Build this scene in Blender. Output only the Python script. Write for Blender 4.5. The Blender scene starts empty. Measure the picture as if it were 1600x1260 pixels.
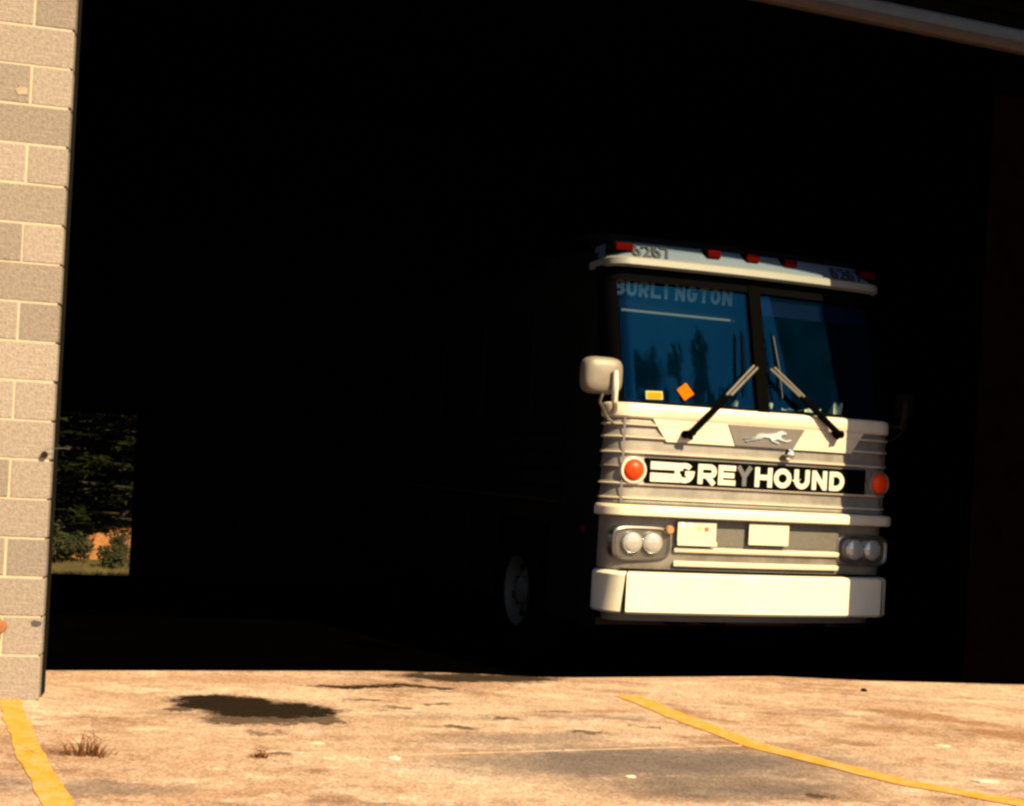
import bpy, math, random
from mathutils import Vector, Matrix
random.seed(11)
S = bpy.context.scene
COL = S.collection

# ------------------------------------------------------------------ camera
cam_d = bpy.data.cameras.new('camera')
cam = bpy.data.objects.new('camera', cam_d); COL.objects.link(cam)
cam_d.sensor_width = 36.0
cam_d.lens = 45.0
cam_d.shift_y = 101.0 / 1600.0
cam_d.clip_start = 0.05; cam_d.clip_end = 2000
roll = math.radians(3.1)
r_ = Vector((math.cos(roll), 0, math.sin(roll))); u_ = Vector((-math.sin(roll), 0, math.cos(roll)))
M = Matrix((r_, u_, Vector((0, -1, 0)))).transposed().to_4x4()
M.translation = Vector((0, 0, 1.55))
cam.matrix_world = M
S.camera = cam

# ------------------------------------------------------------------ sky, sun, exposure
SUN_HEAD, SUN_EL = math.radians(42), math.radians(41)      # heading right of "straight behind the camera"
sun_dir = Vector((math.sin(SUN_HEAD) * math.cos(SUN_EL), -math.cos(SUN_HEAD) * math.cos(SUN_EL), math.sin(SUN_EL)))
W = bpy.data.worlds.new('World'); S.world = W; W.use_nodes = True
nt = W.node_tree; nt.nodes.clear()
sky = nt.nodes.new('ShaderNodeTexSky'); sky.sky_type = 'NISHITA'; sky.sun_disc = False
sky.sun_elevation = SUN_EL; sky.sun_rotation = math.pi - SUN_HEAD
bg = nt.nodes.new('ShaderNodeBackground'); bg.inputs['Strength'].default_value = 0.05
wo = nt.nodes.new('ShaderNodeOutputWorld')
nt.links.new(sky.outputs[0], bg.inputs[0]); nt.links.new(bg.outputs[0], wo.inputs[0])
sun_d = bpy.data.lights.new('sun', 'SUN'); sun_d.energy = 5.0; sun_d.angle = math.radians(0.5)
sun_d.color = (1.0, 0.76, 0.40)
sun = bpy.data.objects.new('sun', sun_d); COL.objects.link(sun)
sun.rotation_euler = sun_dir.to_track_quat('Z', 'Y').to_euler(); sun.location = (20, -20, 30)
S.view_settings.view_transform = 'Standard'; S.view_settings.look = 'None'
S.view_settings.gamma = 1.0; S.view_settings.use_curve_mapping = False
S.view_settings.exposure = 1.55
S.render.engine = 'CYCLES'
S.cycles.pixel_filter_type = 'BLACKMAN_HARRIS'; S.cycles.filter_width = 2.7   # the soft lens of the snapshot
S.cycles.max_bounces = 8

# ------------------------------------------------------------------ materials
def mat(name, color, rough=0.6, metal=0.0, var=0.0, scale=20.0, bump=0.0, bscale=None, spec=0.5, rnd=0.0, color2=None):
    m = bpy.data.materials.new(name); m.use_nodes = True
    n = m.node_tree; N = n.nodes; L = n.links
    b = N['Principled BSDF']
    b.inputs['Roughness'].default_value = rough; b.inputs['Metallic'].default_value = metal
    b.inputs['Specular IOR Level'].default_value = spec
    if spec <= 0.1: b.inputs['IOR'].default_value = 1.0      # dead matt
    b.inputs['Base Color'].default_value = (*color, 1)
    src = None
    if var or color2 or rnd:
        tc = N.new('ShaderNodeTexCoord')
        no = N.new('ShaderNodeTexNoise'); no.inputs['Scale'].default_value = scale; no.inputs['Detail'].default_value = 6
        no.inputs['Roughness'].default_value = 0.7
        L.new(tc.outputs['Object'], no.inputs['Vector'])
        cr = N.new('ShaderNodeMixRGB')
        c2 = color2 if color2 else tuple(min(1, c * (1 + var)) for c in color)
        c1 = color if color2 else tuple(c * (1 - var) for c in color)
        cr.inputs[1].default_value = (*c1, 1); cr.inputs[2].default_value = (*c2, 1)
        mr = N.new('ShaderNodeMapRange'); mr.inputs[1].default_value = 0.3; mr.inputs[2].default_value = 0.7
        L.new(no.outputs['Fac'], mr.inputs[0]); L.new(mr.outputs[0], cr.inputs[0])
        src = cr.outputs[0]
        if rnd:
            oi = N.new('ShaderNodeObjectInfo'); hs = N.new('ShaderNodeHueSaturation')
            mr2 = N.new('ShaderNodeMapRange'); mr2.inputs[3].default_value = 1 - rnd; mr2.inputs[4].default_value = 1 + rnd
            L.new(oi.outputs['Random'], mr2.inputs[0]); L.new(mr2.outputs[0], hs.inputs['Value'])
            L.new(src, hs.inputs['Color']); src = hs.outputs[0]
        L.new(src, b.inputs['Base Color'])
    if bump:
        tc2 = N.new('ShaderNodeTexCoord'); n2 = N.new('ShaderNodeTexNoise')
        n2.inputs['Scale'].default_value = bscale or scale * 3; n2.inputs['Detail'].default_value = 4
        bp = N.new('ShaderNodeBump'); bp.inputs['Strength'].default_value = bump; bp.inputs['Distance'].default_value = 0.01
        L.new(tc2.outputs['Object'], n2.inputs['Vector']); L.new(n2.outputs['Fac'], bp.inputs['Height']); L.new(bp.outputs[0], b.inputs['Normal'])
    return m

def concrete_mat():
    m = mat('stained_concrete', (0.42, 0.31, 0.22), rough=0.95, spec=0.05)
    n = m.node_tree; N = n.nodes; L = n.links; b = N['Principled BSDF']
    tc = N.new('ShaderNodeTexCoord')
    def noise(s, d=5, r=0.65, vec=None):
        x = N.new('ShaderNodeTexNoise'); x.inputs['Scale'].default_value = s; x.inputs['Detail'].default_value = d
        x.inputs['Roughness'].default_value = r
        L.new(vec or tc.outputs['Object'], x.inputs['Vector']); return x
    def rng(sock, a, c, lo=0.0, hi=1.0):
        x = N.new('ShaderNodeMapRange'); x.inputs[1].default_value = a; x.inputs[2].default_value = c
        x.inputs[3].default_value = lo; x.inputs[4].default_value = hi; L.new(sock, x.inputs[0]); return x.outputs[0]
    def mix(fac, a, c, mode='MIX'):
        x = N.new('ShaderNodeMixRGB'); x.blend_type = mode
        if isinstance(fac, float): x.inputs[0].default_value = fac
        else: L.new(fac, x.inputs[0])
        for i, v in ((1, a), (2, c)):
            if isinstance(v, tuple): x.inputs[i].default_value = (*v, 1)
            else: L.new(v, x.inputs[i])
        return x.outputs[0]
    def math_(op, a, c):
        x = N.new('ShaderNodeMath'); x.operation = op
        for i, v in ((0, a), (1, c)):
            if isinstance(v, (int, float)): x.inputs[i].default_value = v
            else: L.new(v, x.inputs[i])
        return x.outputs[0]
    col = mix(rng(noise(0.9, 6).outputs['Fac'], 0.3, 0.7), (0.35, 0.245, 0.165), (0.50, 0.41, 0.31))
    # streaks that run along the driveway direction
    mp = N.new('ShaderNodeMapping'); mp.inputs['Scale'].default_value = (0.9, 1.9, 1); mp.inputs['Rotation'].default_value = (0, 0, math.radians(-12))
    L.new(tc.outputs['Object'], mp.inputs['Vector'])
    col = mix(rng(noise(1.6, 8, 0.75, mp.outputs[0]).outputs['Fac'], 0.48, 0.64, 0, 0.85), col, (0.19, 0.115, 0.075))
    col = mix(rng(noise(2.8, 8, 0.75, mp.outputs[0]).outputs['Fac'], 0.50, 0.68, 0, 0.75), col, (0.64, 0.55, 0.43))
    # grit
    col = mix(0.5, col, mix(rng(noise(80, 3, 0.9).outputs['Fac'], 0.40, 0.60), (0.22, 0.16, 0.12), (1.0, 1.0, 1.0)), 'MULTIPLY')
    col = mix(0.55, col, mix(rng(noise(14, 8, 0.9).outputs['Fac'], 0.38, 0.62), (0.34, 0.26, 0.21), (1.0, 1.0, 1.0)), 'MULTIPLY')
    # distorted coordinates for the stains
    dn = noise(3.4, 8, 0.8)
    va = N.new('ShaderNodeVectorMath'); va.operation = 'MULTIPLY_ADD'
    va.inputs[1].default_value = (0.74, 0.55, 0); L.new(dn.outputs['Color'], va.inputs[0])
    vb = N.new('ShaderNodeVectorMath'); vb.operation = 'ADD'; vb.inputs[1].default_value = (-0.37, -0.275, 0)
    L.new(tc.outputs['Object'], vb.inputs[0]); L.new(vb.outputs[0], va.inputs[2])
    def stains(lst, soft):
        acc = None
        for (cx, cy, rx, ry, ang, st) in lst:
            k = N.new('ShaderNodeMapping'); k.vector_type = 'TEXTURE'
            k.inputs['Location'].default_value = (cx, cy, 0); k.inputs['Rotation'].default_value = (0, 0, math.radians(ang))
            k.inputs['Scale'].default_value = (rx, ry, 50)
            L.new(va.outputs[0], k.inputs['Vector'])
            ln = N.new('ShaderNodeVectorMath'); ln.operation = 'LENGTH'; L.new(k.outputs[0], ln.inputs[0])
            f = rng(ln.outputs['Value'], 1.0, soft, 0.0, st)
            acc = f if acc is None else math_('MAXIMUM', acc, f)
        return acc
    grey = stains([(0.75, 5.88, 1.3, 0.46, 14, 0.85), (0.15, 6.25, 0.7, 0.22, 18, 0.5), (1.0, 5.5, 0.8, 0.3, 12, 0.75), (-1.5, 4.95, 0.4, 0.16, 5, 0.6),
                   (2.1, 5.1, 0.5, 0.18, 10, 0.3), (-0.2, 6.7, 0.5, 0.12, 14, 0.35), (-2.0, 4.9, 0.3, 0.2, 0, 0.5), (0.6, 6.9, 0.42, 0.1, 14, 0.5)], 0.45)
    col = mix(grey, col, (0.070, 0.063, 0.060))
    brown = stains([(2.55, 7.45, 0.6, 0.18, -35, 0.8), (2.85, 7.0, 0.5, 0.22, -30, 0.85), (2.2, 7.0, 0.55, 0.1, -20, 0.55), (3.1, 7.9, 0.5, 0.1, -25, 0.5), (1.1, 7.1, 0.35, 0.08, -40, 0.6),
                    (0.62, 7.1, 0.25, 0.07, 10, 0.6), (-1.9, 6.9, 0.35, 0.05, 30, 0.45), (-0.98, 5.62, 0.12, 0.09, 0, 0.8), (2.1, 6.25, 0.25, 0.06, 15, 0.5)], 0.4)
    col = mix(stains([(-1.5, 7.45, 1.5, 0.16, 14, 0.6), (1.6, 8.5, 1.6, 0.1, 14, 0.4), (-2.2, 6.9, 0.5, 0.05, -20, 0.5)], 0.4), col, (0.22, 0.135, 0.085))
    col = mix(brown, col, (0.16, 0.085, 0.045))
    halo = stains([(-1.3, 6.6, 0.62, 0.42, 8, 0.75), (-0.6, 7.55, 0.7, 0.16, 14, 0.6), (-0.3, 7.9, 0.8, 0.2, 14, 0.5)], 0.25)
    col = mix(halo, col, (0.15, 0.10, 0.07))
    oil = stains([(-1.45, 6.74, 0.36, 0.24, 6, 1.0), (-1.13, 6.60, 0.36, 0.26, 12, 1.0), (-1.22, 6.32, 0.3, 0.12, 10, 0.75), (-0.98, 6.45, 0.2, 0.1, 10, 0.75), (-0.62, 7.93, 0.0, 0.0, 0, 0.0),
                  (-0.15, 7.97, 0.6, 0.2, 14, 0.92), (-0.85, 7.45, 0.34, 0.06, 14, 0.97), (-0.5, 7.56, 0.24, 0.05, 14, 0.95), (-0.95, 5.65, 0.1, 0.05, 0, 0.6)]
                 + [(-1.62, 6.5, 0.12, 0.06, 10, 0.8), (-0.85, 6.38, 0.16, 0.06, 15, 0.8), (-1.1, 6.05, 0.14, 0.05, -30, 0.6)] + [(x, y, 0.09, 0.05, 10, 0.7) for x, y in ((-0.55, 6.9), (-0.35, 7.05), (0.0, 6.75), (0.3, 7.0), (-0.2, 6.45), (0.45, 6.5), (-0.75, 7.05), (0.75, 6.7), (1.35, 5.4))], 0.72)
    col = mix(oil, col, (0.012, 0.009, 0.006))
    col = mix(0.75, col, mix(rng(noise(62, 3, 0.95).outputs['Fac'], 0.36, 0.64), (0.45, 0.42, 0.42), (1.25, 1.2, 1.15)), 'MULTIPLY')
    col = mix(1.0, col, (1.22, 1.22, 1.36), 'MULTIPLY')
    L.new(col, b.inputs['Base Color'])
    rr = rng(oil, 0, 1, 0.92, 0.6); L.new(rr, b.inputs['Roughness'])
    bp = N.new('ShaderNodeBump'); bp.inputs['Strength'].default_value = 0.35; bp.inputs['Distance'].default_value = 0.012
    L.new(noise(26, 6, 0.75).outputs['Fac'], bp.inputs['Height']); L.new(bp.outputs[0], b.inputs['Normal'])
    return m

def glass_mat(name, tint, film, gloss=0.10):
    m = bpy.data.materials.new(name); m.use_nodes = True
    N = m.node_tree.nodes; L = m.node_tree.links; N.clear()
    o = N.new('ShaderNodeOutputMaterial')
    tr = N.new('ShaderNodeBsdfTransparent'); tr.inputs[0].default_value = (*tint, 1)
    gl = N.new('ShaderNodeBsdfGlossy'); gl.inputs['Roughness'].default_value = 0.02; gl.inputs[0].default_value = (0.02, 0.21, 0.46, 1)
    df = N.new('ShaderNodeBsdfDiffuse'); df.inputs[0].default_value = (*film, 1)
    tc = N.new('ShaderNodeTexCoord'); no = N.new('ShaderNodeTexNoise'); no.inputs['Scale'].default_value = 5; no.inputs['Detail'].default_value = 6
    L.new(tc.outputs['Object'], no.inputs['Vector'])
    mr = N.new('ShaderNodeMapRange'); mr.inputs[1].default_value = 0.25; mr.inputs[2].default_value = 0.75; mr.inputs[3].default_value = 0.03; mr.inputs[4].default_value = 0.07
    L.new(no.outputs['Fac'], mr.inputs[0])
    a1 = N.new('ShaderNodeMixShader'); L.new(mr.outputs[0], a1.inputs[0]); L.new(tr.outputs[0], a1.inputs[1]); L.new(df.outputs[0], a1.inputs[2])
    fr = N.new('ShaderNodeFresnel'); fr.inputs['IOR'].default_value = 1.5
    mu = N.new('ShaderNodeMath'); mu.operation = 'MULTIPLY_ADD'; mu.inputs[1].default_value = 1.0; mu.inputs[2].default_value = gloss - 0.04
    L.new(fr.outputs[0], mu.inputs[0])
    a2 = N.new('ShaderNodeMixShader'); L.new(mu.outputs[0], a2.inputs[0]); L.new(a1.outputs[0], a2.inputs[1]); L.new(gl.outputs[0], a2.inputs[2])
    L.new(a2.outputs[0], o.inputs[0]); return m

def yellow_mat():
    m = mat('worn_yellow_paint', (0.62, 0.30, 0.025), rough=0.8, spec=0.3)
    N = m.node_tree.nodes; L = m.node_tree.links; b = N['Principled BSDF']
    tc = N.new('ShaderNodeTexCoord'); no = N.new('ShaderNodeTexNoise'); no.inputs['Scale'].default_value = 14; no.inputs['Detail'].default_value = 8; no.inputs['Roughness'].default_value = 0.85
    L.new(tc.outputs['Object'], no.inputs['Vector'])
    mr = N.new('ShaderNodeMapRange'); mr.inputs[1].default_value = 0.45; mr.inputs[2].default_value = 0.62; mr.inputs[4].default_value = 0.95
    L.new(no.outputs['Fac'], mr.inputs[0])
    mx = N.new('ShaderNodeMixRGB'); mx.inputs[1].default_value = (0.46, 0.19, 0.006, 1); mx.inputs[2].default_value = (0.40, 0.26, 0.13, 1)
    L.new(mr.outputs[0], mx.inputs[0]); L.new(mx.outputs[0], b.inputs['Base Color'])
    return m

CONC = concrete_mat()
YEL = yellow_mat()
BLOCK = mat('grey_block', (0.190, 0.162, 0.148), 0.95, var=0.3, scale=55, bump=0.6, bscale=90, spec=0.2, rnd=0.17)
MORTAR = mat('cream_mortar', (0.35, 0.295, 0.23), 0.95, var=0.15, scale=12, bump=0.4, spec=0.2)
BLACKWALL = mat('shade_black_wall', (0.0015, 0.0014, 0.0013), 1.0, var=0.3, scale=3, spec=0.0)  # near black stands for the unlit garage interior
FLOOR = mat('shade_black_floor', (0.0003, 0.0003, 0.0003), 1.0, var=0.3, scale=2, spec=0.0)  # floor coloured near black for the darkness inside
DARKSTEEL = mat('dark_steel', (0.012, 0.011, 0.01), 0.7, 0.0, var=0.3, scale=10, spec=0.1)
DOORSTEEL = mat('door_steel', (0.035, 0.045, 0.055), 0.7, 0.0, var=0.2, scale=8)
DOORSHADE = mat('shaded_door_slat', (0.002, 0.002, 0.002), 0.9, 0.0, spec=0.05, var=0.2, scale=8)
WOODBAR = mat('weathered_wood_bar', (0.035, 0.017, 0.006), 0.8, var=0.3, scale=14)
MIRP = mat('grey_white_mirror_paint', (0.13, 0.115, 0.10), 0.5, var=0.05, scale=6)
WHITE = mat('white_enamel', (0.48, 0.44, 0.37), 0.4, var=0.03, scale=3, color2=(0.40, 0.36, 0.29))
BUMPERW = mat('white_bumper_paint', (0.56, 0.53, 0.45), 0.5, var=0.03, scale=2.5, color2=(0.46, 0.43, 0.35))
CAPP = mat('roof_cap_paint', (0.055, 0.088, 0.135), 0.55, var=0.06, scale=6)
LIPP = mat('roof_lip_paint', (0.145, 0.155, 0.155), 0.5, var=0.05, scale=8)
ALU = mat('weathered_aluminium', (0.085, 0.078, 0.074), 0.45, 0.1, scale=4, color2=(0.19, 0.175, 0.16), spec=.5)
ALU2 = mat('dull_aluminium', (0.10, 0.094, 0.092), 0.5, 0.2, var=0.12, scale=9)
RIMM = mat('pale_rim_metal', (0.04, 0.037, 0.034), 0.7, 0.0, var=.2, scale=8)
BEAD = mat('bead_highlight', (0.46, 0.42, 0.36), 0.35, 0.1, var=.1, scale=5)
CHROME = mat('chrome', (0.75, 0.75, 0.75), 0.12, 1.0)
SATIN = mat('satin_steel', (0.30, 0.28, 0.26), 0.4, 0.8)
BLACKP = mat('black_paint', (0.0018, 0.0018, 0.0022), 0.7, spec=0.03)
RUBBER = mat('black_rubber', (0.0015, 0.0015, 0.0015), 0.9, spec=0.02)
BODYD = mat('shade_dark_body', (0.007, 0.007, 0.007), 0.8, 0.0, var=0.2, scale=2, spec=0.02)  # bus side coloured near black for the shade it stands in
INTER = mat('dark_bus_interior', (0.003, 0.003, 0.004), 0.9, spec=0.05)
LETTER = mat('cream_lettering', (0.46, 0.44, 0.38), 0.5)
LETTERG = mat('grey_lettering', (0.06, 0.07, 0.075), 0.6)  # one letter in a greyer tone than the rest
SIGNT = mat('pale_sign_lettering', (0.42, 0.62, 0.62), 0.7)
NUMB = mat('black_number_paint', (0.01, 0.015, 0.025), 0.5)
REDL = mat('red_lens', (0.036, 0.0015, 0.001), 0.8, spec=0.1)
ORGL = mat('orange_red_lens', (0.66, 0.035, 0.002), 0.4, spec=0.2)
LAMP = mat('headlamp_glass', (0.36, 0.37, 0.37), 0.10, 0.4)
BEZEL = mat('headlamp_bezel', (0.16, 0.15, 0.14), 0.3, 0.8)
PLATE = mat('cream_plate', (0.48, 0.43, 0.33), 0.5, var=0.06, scale=30)
PLATE2 = mat('grey_white_plate', (0.36, 0.36, 0.32), 0.5, var=0.06, scale=30)
STICKR = mat('red_sticker', (0.6, 0.06, 0.02), 0.5)
STICKY = mat('yellow_sticker', (0.75, 0.42, 0.05), 0.5)
ORANGE = mat('orange_card', (0.42, 0.085, 0.002), 0.9, spec=0.0)
YCARD = mat('yellow_card', (0.34, 0.16, 0.003), 0.9, spec=0.0)
YEDGE = mat('pale_card_edge', (0.30, 0.29, 0.14), 0.9, spec=0.0)
PAPER = mat('white_paper', (0.7, 0.72, 0.62), 0.7)
DASH = mat('grey_dashboard', (0.05, 0.06, 0.055), 0.8)
GLASS = glass_mat('tinted_windshield_glass', (0.62, 0.70, 0.70), (0.001, 0.042, 0.125), 0.06)
GLASSD = mat('dark_side_glass', (0.004, 0.005, 0.006), 0.2, spec=0.3)
BROWNRUST = mat('brown_underside', (0.05, 0.028, 0.014), 0.9, var=0.3, scale=12, spec=0.1)
RUST = mat('rust', (0.20, 0.07, 0.03), 0.85, var=0.3, scale=25)
GREYM = mat('grey_scrap_metal', (0.05, 0.05, 0.05), 0.6, 0.3)
PINE = mat('pine_needles', (0.0018, 0.0026, 0.001), 0.95, var=0.4, scale=1.1, color2=(0.014, 0.019, 0.004), spec=0.1)
LEAF = mat('bush_leaves', (0.006, 0.009, 0.003), 0.8, var=0.4, scale=4, color2=(0.022, 0.025, 0.008), spec=0.15)
DLEAF = mat('dark_leaves', (0.006, 0.009, 0.004), 0.9, spec=0.1)
BARK = mat('bark', (0.014, 0.010, 0.008), 0.9, var=0.3, scale=8)
GRASS = mat('dry_grass', (0.075, 0.062, 0.03), 0.9, var=0.4, scale=3, spec=0.1)
WEED = mat('dry_weed', (0.10, 0.026, 0.008), 0.9, var=0.4, scale=40, color2=(0.06, 0.035, 0.01), spec=0.1)
CLAY = mat('orange_clay', (0.17, 0.078, 0.033), 0.95, var=0.4, scale=9, bump=0.5, bscale=14, spec=0.05)
EARTH = mat('earth', (0.05, 0.042, 0.02), 0.95, var=0.3, scale=0.6, spec=0.1)
STONE = mat('pale_stone', (0.42, 0.36, 0.29), 0.9)

# ------------------------------------------------------------------ mesh helper
class MB:
    def __init__(s): s.v = []; s.f = []
    def quad(s, a, b, c, d):
        i = len(s.v); s.v += [a, b, c, d]; s.f.append((i, i + 1, i + 2, i + 3))
    def box(s, x0, x1, y0, y1, z0, z1, T=None):
        i = len(s.v)
        P = [(x0, y0, z0), (x1, y0, z0), (x1, y1, z0), (x0, y1, z0), (x0, y0, z1), (x1, y0, z1), (x1, y1, z1), (x0, y1, z1)]
        s.v += [tuple(T @ Vector(p)) for p in P] if T else P
        s.f += [(i, i + 3, i + 2, i + 1), (i + 4, i + 5, i + 6, i + 7), (i, i + 1, i + 5, i + 4), (i + 1, i + 2, i + 6, i + 5), (i + 2, i + 3, i + 7, i + 6), (i + 3, i, i + 4, i + 7)]
    def grid(s, rows):
        i = len(s.v); n = len(rows[0])
        for r in rows: s.v += [tuple(p) for p in r]
        for a in range(len(rows) - 1):
            for b in range(n - 1):
                s.f.append((i + a * n + b, i + a * n + b + 1, i + (a + 1) * n + b + 1, i + (a + 1) * n + b))
    def tube(s, pts, r, n=8):
        pts = [Vector(p) for p in pts]; rr = r if isinstance(r, (list, tuple)) else [r] * len(pts)
        rows = []
        for k, p in enumerate(pts):
            d = (pts[min(k + 1, len(pts) - 1)] - pts[max(k - 1, 0)]).normalized()
            a = d.orthogonal().normalized() if k == 0 else (a - d * a.dot(d)).normalized()
            b = d.cross(a)
            rows.append([p + (a * math.cos(t) + b * math.sin(t)) * rr[k] for t in [2 * math.pi * q / n for q in range(n + 1)]])
        i = len(s.v); s.grid(rows)
        for e in (0, len(pts) - 1):
            s.f.append(tuple(i + e * (n + 1) + q for q in range(n)))
    def lathe(s, prof, c, axis, n=24):                     # prof = [(radius, along axis)]
        ax = Vector(axis).normalized(); a = ax.orthogonal().normalized(); b = ax.cross(a); c = Vector(c)
        s.grid([[c + ax * h + (a * math.cos(t) + b * math.sin(t)) * r for t in [2 * math.pi * q / n for q in range(n + 1)]] for r, h in prof])
    def prism(s, poly, fn, d):                             # poly of 2D points, fn(x, y, depth) -> 3D
        i = len(s.v); n = len(poly)
        s.v += [tuple(fn(x, y, 0)) for x, y in poly] + [tuple(fn(x, y, d)) for x, y in poly]
        s.f.append(tuple(range(i, i + n))); s.f.append(tuple(range(i + 2 * n - 1, i + n - 1, -1)))
        for k in range(n):
            k2 = (k + 1) % n; s.f.append((i + k2, i + k, i + n + k, i + n + k2))
    def build(s, name, m, parent=None, smooth=None, bevel=0.0):
        me = bpy.data.meshes.new(name); me.from_pydata(s.v, [], s.f); me.materials.append(m)
        import bmesh
        bm = bmesh.new(); bm.from_mesh(me)
        bmesh.ops.remove_doubles(bm, verts=bm.verts, dist=1e-5)
        if bevel: bmesh.ops.bevel(bm, geom=list(bm.edges), offset=bevel, segments=2, affect='EDGES', profile=0.6)
        bmesh.ops.recalc_face_normals(bm, faces=bm.faces)
        bm.to_mesh(me); bm.free()
        if smooth:
            for p in me.polygons: p.use_smooth = True
            try: me.set_sharp_from_angle(angle=math.radians(smooth))
            except Exception: pass
        o = bpy.data.objects.new(name, me); COL.objects.link(o)
        if parent: o.parent = parent
        return o

def tag(o, label=None, cat=None, group=None, kind=None):
    if label: o['label'] = label
    if cat: o['category'] = cat
    if group: o['group'] = group
    if kind: o['kind'] = kind
    return o
def empty(name, loc=(0, 0, 0), rz=0.0, **k):
    o = bpy.data.objects.new(name, None); COL.objects.link(o); o.location = loc; o.rotation_euler = (0, 0, rz)
    o.empty_display_size = 0.3
    return tag(o, **k)

# ------------------------------------------------------------------ ground
GZ = 0.23
b = MB(); b.quad((-400, -400, -0.65), (400, -400, -0.65), (400, 400, -0.65), (-400, 400, -0.65))
tag(b.build('ground', EARTH), kind='structure')
crest = [(-14, 4.65), (-6, 6.55), (-2.656, 7.41), (-2.2, 7.565), (-0.757, 8.032), (-0.233, 8.121), (0.214, 8.132), (0.482, 8.196), (1.04, 8.405), (1.84, 8.697), (2.516, 8.734), (3.587, 8.921), (7, 9.8), (14, 11.4)]
seam = lambda x: 5.927 + (x + 0) * 0.371                       # joint between the two apron slabs
def slab(yfun0, yfun1, name, lab):
    b = MB(); top, bot, low0, low1 = [], [], [], []
    for x, y in crest:
        a, c = yfun0(x, y), yfun1(x, y)
        bot.append((x, a, GZ)); top.append((x, c, GZ)); low0.append((x, a, GZ - 0.2)); low1.append((x, c + 0.06, GZ - 0.2))
    b.grid([low0, bot, top, low1])
    o = b.build(name, CONC, PAV); tag(o, label=lab); return o
PAV = empty('pavement'); PAV['kind'] = 'structure'
slab(lambda x, y: -60, lambda x, y: seam(x) - 0.006, 'concrete_slab', 'near slab of the stained concrete apron')
slab(lambda x, y: seam(x) + 0.006, lambda x, y: y, 'concrete_slab', 'far slab of the stained concrete apron with oil patches')
b = MB()                                                       # the crumbly pale filler standing in the joint
for k in range(44):
    x = -0.4 + k * 0.04; w = 0.003 + 0.006 * random.random(); h = 0.001 + 0.003 * random.random()
    y0, y1 = seam(x), seam(x + 0.04)
    b.grid([[(x, y0 - w, GZ - 0.004), (x, y0, GZ + h), (x, y0 + w, GZ - 0.004)], [(x + 0.04, y1 - w, GZ - 0.004), (x + 0.04, y1, GZ + h * 0.8), (x + 0.04, y1 + w, GZ - 0.004)]])
b.build('joint_filler', mat('joint_filler', (0.30, 0.21, 0.14), 0.95, var=0.3, scale=30), PAV)

def ribbon(pts, w, name, label, w0=None):
    b = MB(); L1, L2 = [], []
    fine = []
    for (x0, y0), (x1, y1) in zip(pts[:-1], pts[1:]):
        n = max(2, int(math.hypot(x1 - x0, y1 - y0) / 0.03))
        fine += [(x0 + (x1 - x0) * k / n, y0 + (y1 - y0) * k / n) for k in range(n)]
    fine.append(pts[-1])
    for k, (x, y) in enumerate(fine):
        x1, y1 = fine[min(k + 1, len(fine) - 1)]; x0, y0 = fine[max(k - 1, 0)]
        d = Vector((x1 - x0, y1 - y0)).normalized(); nx, ny = -d.y, d.x
        j1 = .004 * math.sin(k * .31) + .003 * math.sin(k * .83 + 1) + random.uniform(-.002, .002); j2 = .004 * math.sin(k * .27 + 2) + .003 * math.sin(k * .71) + random.uniform(-.002, .002)
        hw = (w if w0 is None else w0 + (w - w0) * k / len(fine)) / 2
        L1.append((x + nx * (hw + j1), y + ny * (hw + j1), GZ + 0.004)); L2.append((x - nx * (hw + j2), y - ny * (hw + j2), GZ + 0.004))
    b.grid([L1, L2]); o = b.build(name, YEL); tag(o, label=label, cat='road marking', kind='structure'); return o
ribbon([(-2.56, 6.66), (-2.41, 6.34), (-1.98, 5.43), (-1.58, 4.66), (-1.1, 3.7)], 0.105, 'painted_line', 'broad yellow painted line beside the block pillar')
ribbon([(0.76, 7.62), (1.02, 6.97), (1.29, 6.38), (1.82, 5.82 - 0.05), (2.25, 5.48), (3.2, 4.75)], 0.10, 'painted_line', 'thin curving yellow painted line across the apron in front of the bus', w0=.15)

b = MB(); b.quad((-14, 3.5, 0), (20, 7, 0), (14, 26, 0), (-9.0, 14.1, 0)); 
# ------------------------------------------------------------------ garage
G = empty('bus_garage', (-2.353, 6.543, 0), math.radians(13.4), label='concrete block bus garage with a wide black doorway', cat='building')
DEP = 8.9; XL, XR = -4.2, 8.6; JX = 7.3; TOPZ = 5.7; LINT = 5.3
b = MB()                                                        # interior floor, a step below the apron
cr_loc = []
ca, sa = math.cos(math.radians(13.4)), math.sin(math.radians(13.4))
for x, y in crest:
    dx, dy = x + 2.353, y - 6.543; cr_loc.append((dx * ca + dy * sa, -dx * sa + dy * ca))
row0 = [(max(XL - .1, min(XR + .1, X)), Y + 0.3, 0.0) for X, Y in cr_loc]; row1 = [(p[0], DEP + 0.2, 0.0) for p in row0]
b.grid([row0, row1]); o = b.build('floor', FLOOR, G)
b = MB(); b.grid([[(p[0], Y + 0.05, GZ - 0.01) for p, (X, Y) in zip(row0, cr_loc)], row0]); b.build('floor_ramp', FLOOR, G)
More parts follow.
